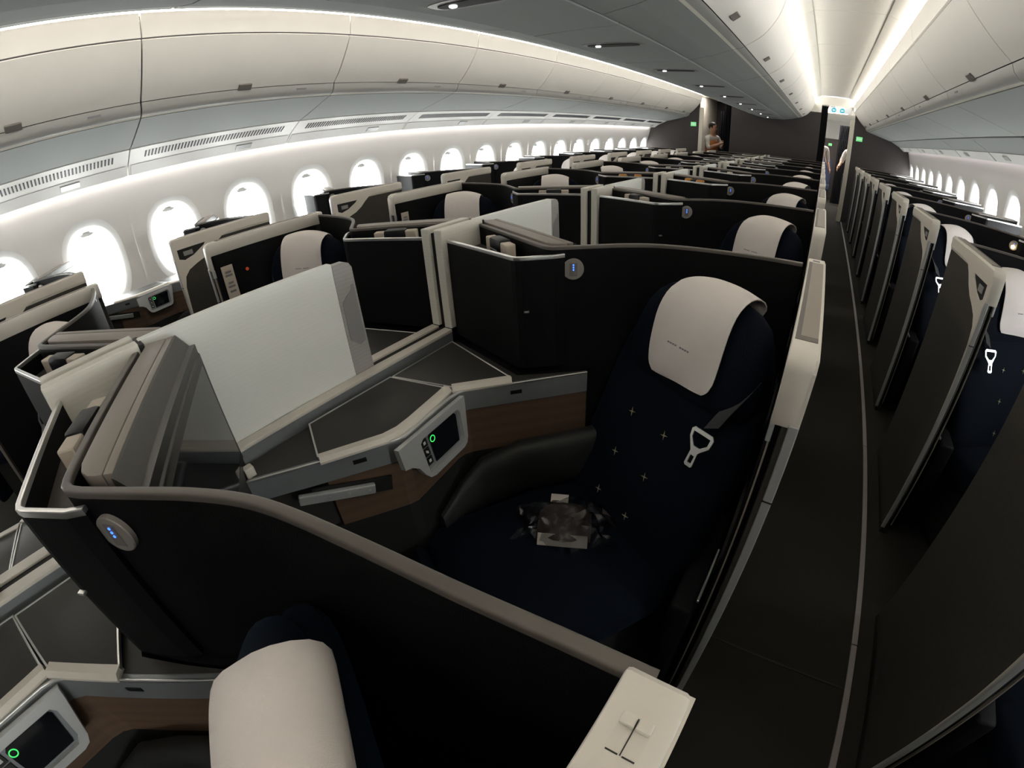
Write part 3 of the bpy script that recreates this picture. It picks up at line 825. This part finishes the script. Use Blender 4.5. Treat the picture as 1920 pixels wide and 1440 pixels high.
# ---- divider between the two centre suites (stands on the centreline)
k = Kit('divider', 'privacy_divider', (0.0, -0.5))
for sx in (1, -1):
    k.part('divider_post', box(*sorted((sx*0.013, sx*0.046)), -0.098, 0.108, 0.845, 1.180, 0.003), 'creamw')
    k.part('sill_rail', box(*sorted((sx*0.014, sx*0.048)), -0.985, -0.099, 0.834, 0.845, 0.002), 'cream')
    k.part('sill_side', box(*sorted((sx*0.014, sx*0.0465)), -0.985, -0.099, 0.795, 0.834), 'rail')
k.part('slot_core', box(-0.013, 0.013, -0.985, 0.128, 0.60, 0.838), 'black')
k.part('slot_core', box(-0.0125, 0.0125, -0.085, 0.118, 0.845, 1.165), 'black', far=False)
k.part('dark_gap_block', box(-0.030, 0.044, 0.109, 0.1195, 0.845, 1.174), 'black', far=False)  # shade of the open notch put in as a black block behind the posts
k.part('lower_wall', box(-0.048, 0.048, -0.985, 0.13, 0.0, 0.793), 'shell')
ip = k.part('sliding_panel', box(-0.0118, 0.0118, -0.985, -0.480, 0.842, 1.176, 0.002), 'white')
eo = [(-0.4795, 0.842), (-0.4795, 1.170), (-0.440, 1.170), (-0.426, 1.164), (-0.418, 1.150), (-0.412, 0.842)]
ie = k.part('panel_end', plate(eo, [], lambda u, v, d: Vector((-0.011 + d, u, v)), 0.022), 'endgrey', ip)
for sx in (1, -1):
    ho = [(-0.470, 0.95), (-0.470, 1.062), (-0.452, 1.078), (-0.436, 1.088), (-0.432, 1.105), (-0.424, 1.105), (-0.420, 0.935), (-0.440, 0.925)]
    k.part('finger_grip', plate(ho, [], lambda u, v, d: Vector((sx*(0.0108 + d), u, v)), 0.0022), 'handle', ie, far=False)

# ---- small things in the trays
k = Kit('kit_box', 'amenity_box', (0.23, -0.035))
bd = Vector((0.86, -0.51, 0)).normalized(); bq = Vector((0.51, 0.86, 0))
kb = slab_on(Vector((0.235, -0.045, 1.0965)), bd, bq, 0.160, 0.032, 0.058, 0.004)
k.part('card_box', kb, 'box')
k.part('sleeve', slab_on(Vector((0.235, -0.045, 1.0965)), bd, bq, 0.085, 0.042, 0.064, 0.010), 'case', smooth=True)
pr = new_bm()
for q in range(6):
    join(pr, slab_on(Vector((0.235, -0.045, 1.128)) + bd*(-0.026+q*0.009) - bq*0.0212, bd, UP, 0.006, 0.003, 0.0006))
k.part('sleeve_print', pr, 'icon', far=False)
k = Kit('kit_orange', 'amenity_pouch', (0.23, -0.035))
k.part('pouch_half', slab_on(Vector((0.190, -0.020, 1.0965)), bd, bq, 0.055, 0.032, 0.060, 0.008), 'orange', smooth=True)
k.part('pouch_half', slab_on(Vector((0.285, -0.073, 1.0965)), bd, bq, 0.060, 0.032, 0.060, 0.008), 'orange', smooth=True)
k.part('pouch_band', slab_on(Vector((0.236, -0.045, 1.0965)), bd, bq, 0.045, 0.030, 0.056, 0.004), 'case')

# ================================================================== PLACE SUITES
for row in range(NROW-1, -1, -1):
    for blk in ('CR', 'CL', 'WL', 'WR'):
        near = row <= 3
        wh = where(blk, row); bn_ = BNAME[blk]
        place('shell', blk, row, f"black curved suite shell with tray, {wh}", 'suite shell', f'suite shells of the {bn_}', near or row <= 5)
        place('seat', blk, row, f"navy reclining suite seat, {wh}", 'seat', f'seats of the {bn_}', near)
        place('cover', blk, row, f"off-white cloth cover over headrest, {wh}", 'headrest cover', f'headrest covers of the {bn_}', near)
        lat = (blk == 'CR' and row == 0)
        dobj = place('door_latch' if lat else 'door', blk, row,
              f"open suite door with cream cap{' carrying two slide latches' if lat else ''}, {wh}", 'door', f'suite doors of the {bn_}', near or row <= 4)
        if lat: dobj.location += Vector((-0.030, -0.030, 0))      # this door sits a little further in on its rail
        if row <= 4:
            place('console', blk, row, f"side console with dark lids and wood front, {wh}", 'console', f'side consoles of the {bn_}', row <= 2)
        if blk[0] == 'C' and row <= 7:
            og = row in (3,)
            place('kit_orange' if og else 'kit_box', blk, row,
                  f"{'orange pouch with dark band' if og else 'cream box in black sleeve'} on tray, {wh}", 'amenity pouch' if og else 'amenity box', 'amenity kits left on the trays', near)
    place('divider', 'CR', row, f"white sliding privacy divider between paired centre suites, {ORD[NROW-1-row]} row from bulkhead", 'divider', 'privacy dividers on the centre line', row <= 4)

# safety card placards inside the centre doors on the crew-person side
for row in (1, 2):
    e = link('safety_placard', None, None, (-1.0455, row*PITCH - 0.395, 0.985))
    link('card', finish(box(-0.002, 0.002, -0.028, 0.028, -0.075, 0.075, 0.001), 'card', 'box'), e)
    pr = new_bm()
    for zz, ww in ((0.045, 0.030), (0.030, 0.036), (-0.005, 0.026), (-0.022, 0.034), (-0.045, 0.03)):
        join(pr, box(0.0021, 0.0026, -ww/2, ww/2, zz-0.005, zz+0.005))
    link('pictogram', finish(pr, 'pictogram', 'print'), e)
    tag(e, f"pale printed placard stuck inside suite door, {where('CL', row)}", 'placard', 'printed placards inside the suite doors')
m_ = tag(link('indicator_light', finish(disc((0, 0, 0), (1, 0, 0), 0.008, 0.003, 14), 'indicator_light', 'red'), None, (-1.0485, 1*PITCH-0.30, 1.015)),
         "small red indicator lamp beside the printed door placard", 'indicator light')

# lit reading lamp on the right-hand window suite
dx, sg = BLOCK['WR']
lp = dpos + dn*0.010
tag(link('lit_reading_lens', finish(disc((0, 0, 0), (-dn.x, dn.y, 0), 0.011, 0.004, 16), 'lit_reading_lens', 'lamp_on'), None, (dx - lp.x, 3*PITCH + lp.y, lp.z - 0.008)),
    "warm lit reading lamp lens glowing on black shell by exit-sign aisle windows", 'reading lamp')

# ---- wrapped comfort kit lying on the seat by the near door
def place_bag():
    c = sp(-0.045, 0.385, 0.466) + Vector((0, PITCH, 0))
    e = link('wrapped_comfort_kit', None, None, c)
    ax = Vector((0.90, 0.43, 0)).normalized(); ay = UP.cross(ax)
    bmk = new_bm(); secs = []
    for q in range(9):
        f = -1 + q/4.0; h = 0.034*(1-abs(f)**3)+0.006; w = 0.070*(1-0.25*abs(f)**3)
        secs.append([ax*(f*0.075) + ay*sup(w, 1, 2*math.pi*i/20, 3)[0] + UP*(h*0.55 + sup(1, h*0.5, 2*math.pi*i/20, 2.4)[1]) for i in range(20)])
    link('folded_pouch', finish(loft(secs), 'folded_pouch', 'kitdark', True), e)
    link('paper_band', finish(slab_on(-ay*0.066 + UP*0.020, ax, (ay*0.6 + UP*0.8).normalized(), 0.135, 0.034, 0.003, 0.001), 'paper_band', 'kitband'), e)
    link('band_mark', finish(slab_on(-ay*0.0675 + UP*0.020 + ax*0.0, ax, (ay*0.6 + UP*0.8).normalized(), 0.016, 0.005, 0.0045), 'band_mark', 'print'), e)
    link('paper_tag', finish(slab_on(ay*0.070 - ax*0.02 + UP*0.042, ax, (ay*0.9 + UP*0.3).normalized(), 0.050, 0.026, 0.002), 'paper_tag', 'kitband'), e)
    rnd = random.Random(3); rows = []
    for i in range(20):
        row = []
        for j in range(16):
            u = -1 + 2*i/19; v = -1 + 2*j/15
            rr = max(abs(u), abs(v)); h = 0.050*max(0, 1-rr**2.5) + 0.004 + rnd.uniform(0, 0.026)*(0.4+rr)*(1.15-rr*0.5)
            row.append(ax*(u*(0.125+0.02*math.sin(5*v)) + rnd.uniform(-.006, .006)) + ay*(v*(0.085+0.018*math.sin(4*u+1)) + rnd.uniform(-.006, .006)) + UP*h)
        rows.append(row)
    bmf = grid(rows)
    link('clear_wrap', finish(bmf, 'clear_wrap', 'foil'), e)
    tag(e, "dark comfort kit in crinkled clear wrap on the navy seat cushion", 'comfort kit')
place_bag()

# ================================================================== BULKHEAD AND BEYOND
def xz(name, poly, y0, y1, m, parent=None, holes=()):
    return plate(poly, list(holes), lambda u, v, d: Vector((u, y0 + d, v)), y1-y0)
wr = struct('wall_rear', xz('', [(-0.91, 0), (0.93, 0), (0.93, 2.13), (0.60, 2.13), (0.60, 2.45), (-0.91, 2.45)], YB, YB+0.035, 'bulk'), 'bulk')
struct('bulkhead_panel', xz('', [(-2.85, 0), (-1.60, 0), (-1.60, 2.45), (-2.85, 2.45)], YB, YB+0.035, 'bulk'), 'bulk', wr)
struct('bulkhead_panel', xz('', [(1.60, 0), (2.85, 0), (2.85, 2.45), (1.60, 2.45)], YB, YB+0.035, 'bulk'), 'bulk', wr)
for sx in (1, -1):
    struct('bulkhead_post', box(*sorted((sx*1.515, sx*1.60)), YB-0.02, YB+0.05, 0, 2.06, 0.006), 'post', wr)
    struct('doorway_header', box(*sorted((sx*0.91, sx*1.62)), YB-0.005, YB+0.04, 2.285, 2.45), 'ceil', wr)
    if sx > 0: struct('header_cheek', box(0.60, 0.925, YB-0.004, YB+0.04, 2.13, 2.45), 'ceil', wr)
    # curtain drawn to one side, gathered in folds
    pts = []
    for i in range(60):
        f = i/59; pts.append((sx*(0.925 + 0.13*f), YB + 0.07 + 0.02*math.sin(f*40)))
    c = struct('aisle_curtain', sweep(pts, rect(-0.003, 0.003, 0.05, 2.27)), 'curtain', smooth=True); del c['kind']
    tag(c, f"dark gathered curtain tied beside the {'exit-sign' if sx > 0 else 'crew-person'} aisle doorway", 'curtain')
# luminous green placard on each outer bulkhead panel
for sx in (1, -1):
    cx = sx*1.725
    e = link('green_exit_marker', None, None, (cx, YB, 1.70))
    link('marker_plate', finish(box(-0.062, 0.062, -0.010, -0.001, -0.045, 0.045, 0.004), 'marker_plate', 'signg'), e)
    pr = new_bm()
    for q, (x, w_, h_) in enumerate(((-0.035, 0.02, 0.03), (-0.005, 0.014, 0.04), (0.022, 0.026, 0.016), (0.045, 0.008, 0.03))):
        join(pr, box(x-w_/2, x+w_/2, -0.0115, -0.0098, -h_/2, h_/2))
    link('pictogram', finish(pr, 'pictogram', 'signw'), e)
    tag(e, f"small glowing green exit marker on bulkhead beside the {'exit-sign' if sx > 0 else 'crew-person'} aisle", 'sign')
# overhead exit sign with two arrow roundels over the right-hand doorway
e = link('exit_arrow_sign', None, None, (1.27, YB-0.02, 2.205))
link('sign_box', finish(box(-0.20, 0.24, -0.03, 0.0, -0.055, 0.075, 0.006), 'sign_box', 'signw'), e)
for q, x in enumerate((-0.105, 0.06)):
    r = link('arrow_roundel', finish(disc((x, -0.030, -0.005), (0, -1, 0), 0.046, 0.003, 24), 'arrow_roundel', 'signb'), e)
    s = -1
    ar = [(s*0.030, 0), (s*0.004, 0.026), (s*0.004, 0.010), (-s*0.028, 0.010), (-s*0.028, -0.010), (s*0.004, -0.010), (s*0.004, -0.026)]
    link('arrow', finish(plate(ar, [], lambda u, v, d: Vector((x+u, -0.0335-d, v-0.005)), 0.001), 'arrow', 'signw'), r)
pr = new_bm()
for q in range(4): join(pr, box(-0.17+q*0.022, -0.155+q*0.022, -0.0312, -0.030, 0.048, 0.062))
link('sign_print', finish(pr, 'sign_print', 'print'), e)
tag(e, "white exit sign with two teal arrow roundels above the doorway", 'sign')

# vestibule behind the bulkhead
struct('wall_corridor_end', box(-2.9, 2.9, 17.6, 17.66, 0, 2.5), 'wallp')
struct('ceiling_corridor', box(-2.9, 2.9, YB+0.05, 17.6, 2.36, 2.40), 'ceil')
for nm, x, m_ in (('wall_galley_outer', -1.72, 'post'), ('wall_corridor_inner', 0.60, 'wallp'), ('wall_corridor_outer', 2.12, 'wallp'), ('wall_galley_inner', -0.86, 'bulk')):
    struct(nm, box(x-0.02, x+0.02, YB+0.16, 17.5, 0, 2.36), m_)
struct('wall_galley', box(-1.69, -0.88, 12.9, 12.94, 0, 2.36), 'bulk')
struct('wall_partition', box(0.83, 1.50, 15.4, 15.44, 0, 1.72), 'bulk')
g = tag(link('green_exit_marker', finish(box(-0.05, 0.05, -0.01, 0, -0.035, 0.035, 0.004), 'green_exit_marker', 'signg'), None, (1.22, 15.398, 1.55)),
        "tiny glowing green marker on the far partition beyond the exit-sign doorway", 'sign')
for x0, x1, y0, lab in ((0.95, 1.55, 12.6, 'exit-sign aisle'), (-1.55, -1.25, 11.3, 'crew-person aisle')):
    v = struct('corridor_lamp', box(x0, x1, y0, y0+1.2 if x0 > 0 else y0+0.3, 2.345, 2.358), 'vlamp'); del v['kind']
    tag(v, f"bright ceiling lamp panel beyond the {lab} doorway", 'ceiling lamp')
c = struct('far_curtain', sweep([(1.40+0.30*i/50, 13.6+0.03*math.sin(i*.9)) for i in range(51)], rect(-0.003, 0.003, 0.05, 2.05)), 'curtain', smooth=True); del c['kind']
tag(c, "dark half-drawn curtain far beyond the exit-sign doorway", 'curtain')
c = struct('galley_curtain', sweep([(-1.36+0.30*i/40, 11.75+0.03*math.sin(i*.9)) for i in range(41)], rect(-0.003, 0.003, 0.05, 2.05)), 'curtain', smooth=True); del c['kind']
tag(c, "dark curtain hanging behind the crew member in the galley", 'curtain')
# blue seat back seen down the aisle
k = Kit('farseat', 'blue_cabin_seat', (0.0, 0.0))
secs = []
for z, w, d in ((0.40, 0.20, 0.10), (0.6, 0.22, 0.11), (1.0, 0.215, 0.09), (1.12, 0.19, 0.07), (1.17, 0.12, 0.04)):
    secs.append([(sup(w, d/2, 2*math.pi*i/20, 3)[0], sup(w, d/2, 2*math.pi*i/20, 3)[1] + 0.15*(z-0.4), z) for i in range(20)])
k.part('backrest', loft(secs), 'blue', smooth=True)
k.part('seat_cushion', box(-0.22, 0.22, -0.45, 0.02, 0.30, 0.44, 0.03, 3), 'blue', smooth=True)
k.part('seat_base', box(-0.20, 0.20, -0.42, 0.0, 0.0, 0.30), 'black')
o = place('farseat', 'CR', 0, "blue cabin seat far down the aisle beyond the exit-sign doorway", 'seat', None)
o.location = (1.12, 14.9, 0)

# ---- people
def skin_person(name, loc, rotz, joints, edges, rad, m):
    me = bpy.data.meshes.new(name); me.from_pydata(joints, edges, []); me.update()
    me.materials.append(M[m])
    o = bpy.data.objects.new(name, me); COL.objects.link(o)
    md = o.modifiers.new('Skin', 'SKIN'); md.use_smooth_shade = True
    for v, r in zip(me.skin_vertices[0].data, rad): v.radius = r if isinstance(r, tuple) else (r, r)
    me.skin_vertices[0].data[0].use_root = True
    s = o.modifiers.new('Sub', 'SUBSURF'); s.levels = 1; s.render_levels = 2
    return o

def person(loc, rotz, label, arms, top, vest):
    J = [(0, 0, .95), (0, 0, 1.12), (0, 0.01, 1.32), (0, 0.0, 1.44), (0, -0.01, 1.52), (0, -0.025, 1.60), (0, -0.02, 1.69), (0, -0.01, 1.74)]
    R = [(.145, .10), (.13, .095), (.145, .10), (.085, .07), .05, (.066, .085), (.07, .088), (.045, .06)]
    E = [(i, i+1) for i in range(7)]
    for s in (1, -1):
        b = len(J)
        J += [(s*.10, 0, .90), (s*.105, -.01, .50), (s*.105, .03, .10), (s*.11, -.10, .035)]
        R += [.085, .058, .042, (.04, .03)]
        E += [(0, b), (b, b+1), (b+1, b+2), (b+2, b+3)]
    HA = []
    for s, (el, wr_) in zip((1, -1), arms):
        b = len(J); el = Vector(el); wr_ = Vector(wr_)
        d = (wr_-el).normalized(); side = d.cross(Vector((s, 0, 0.3))).normalized(); nn = d.cross(side)
        palm = wr_ + d*0.07
        J += [(s*.185, 0, 1.42), tuple(el), tuple(wr_), tuple(palm)]
        R += [.058, .043, .028, (.036, .016)]
        E += [(3, b), (b, b+1), (b+1, b+2), (b+2, b+3)]
        for q, ln in ((-1.5, .055), (-.5, .07), (.5, .075), (1.5, .065)):
            f = len(J); r0 = palm + side*q*0.018 + d*0.02
            J += [tuple(r0), tuple(r0 + d*ln*0.55 + nn*0.006), tuple(r0 + d*ln + nn*0.022)]
            R += [.010, .009, .008]; E += [(b+3, f), (f, f+1), (f+1, f+2)]
        f = len(J); r0 = wr_ + d*0.03 + side*-0.032
        J += [tuple(r0), tuple(r0 + side*-0.022 + d*0.03), tuple(r0 + side*-0.026 + d*0.06)]
        R += [.012, .010, .009]; E += [(b+2, f), (f, f+1), (f+1, f+2)]
        HA.append((el, wr_))
    o = skin_person('person', loc, rotz, J, E, R, 'skin')
    o.location = loc; o.rotation_euler = (0, 0, rotz)
    def child(n, J_, E_, R_, m):
        c = skin_person(n, loc, rotz, J_, E_, R_, m); c.parent = o; return c
    sj = [(0, 0, .98), (0, 0, 1.12), (0, .01, 1.32), (0, 0, 1.43)]; sr = [(.16, .115), (.145, .11), (.16, .115), (.10, .085)]
    se = [(0, 1), (1, 2), (2, 3)]
    for s, (el, wr_) in zip((1, -1), HA):
        b = len(sj); mid = el + (wr_-el)*0.25
        sj += [(s*.185, 0, 1.42), tuple(el), tuple(mid)]; sr += [.070, .056, .050]
        se += [(3, b), (b, b+1), (b+1, b+2)]
    child('shirt', sj, se, sr, top)
    if vest:
        child('vest', [(0, 0, 1.0), (0, 0, 1.12), (0, .01, 1.33), (0, 0.0, 1.41)], [(0, 1), (1, 2), (2, 3)], [(.175, .135), (.17, .135), (.19, .145), (.13, .115)], vest)
    child('trousers', [(0, 0, 1.0), (0, 0, .92), (.10, 0, .86), (.105, -.01, .50), (.105, .03, .10), (-.10, 0, .86), (-.105, -.01, .50), (-.105, .03, .10)],
          [(0, 1), (1, 2), (2, 3), (3, 4), (1, 5), (5, 6), (6, 7)], [(.155, .11), (.15, .11), .10, .075, .062, .10, .075, .062], 'trouser')
    hb = new_bm(); bmesh.ops.create_uvsphere(hb, u_segments=20, v_segments=14, radius=1)
    for v in hb.verts:
        v.co = Vector((v.co.x*.083, v.co.y*.102 + 0.012, v.co.z*.092 + 1.685))
        if v.co.y < -0.045 and v.co.z < 1.70: v.co.y = -0.045
        if v.co.z < 1.62: v.co.z = 1.62
    h = link('hair', finish(hb, 'hair', 'hair', True, 80), o)
    for s in (1, -1): link('eye', finish(disc((s*.028, -.108, 1.655), (0, -1, 0), .010, .006, 10), 'eye', 'hair'), o)
    link('mouth', finish(slab_on((0, -.104, 1.585), (1, 0, 0), (0, 0, 1), .04, .008, -.008), 'mouth', 'vest'), o)
    for s in (1, -1): link('ear', finish(disc((s*.070, -.01, 1.64), (s, 0, 0), .022, .012, 12, .004), 'ear', 'skin'), o)
    nb = new_bm(); bmesh.ops.create_cone(nb, segments=8, radius1=.014, radius2=.005, depth=.04)
    bmesh.ops.transform(nb, matrix=Matrix.Translation((0, -.115, 1.63)) @ Matrix.Rotation(0.35, 4, 'X'), verts=nb.verts)
    link('nose', finish(nb, 'nose', 'skin', True), o)
    tag(o, label, 'person')
    return o
person((-1.39, 11.15, 0), 1.1, "person with dark hair in amber vest over white shirt, hands raised, in the galley",
       [((.25, -.10, 1.20), (.10, -.30, 1.32)), ((-.25, -.10, 1.20), (-.08, -.30, 1.30))], 'shirt', 'vest')
person((0.96, 12.3, 0), 0.5, "person in white shirt on the curtain side beyond the exit-sign doorway",
       [((.24, .0, 1.15), (.22, -.16, .98)), ((-.24, 0, 1.15), (-.22, -.14, .98))], 'shirt', None)
person((1.74, 12.6, 0), -0.6, "person in white shirt leaning by the far half-drawn curtain",
       [((.24, .0, 1.15), (.22, -.18, 1.0)), ((-.24, -.05, 1.18), (-.20, -.22, 1.05))], 'shirt', None)
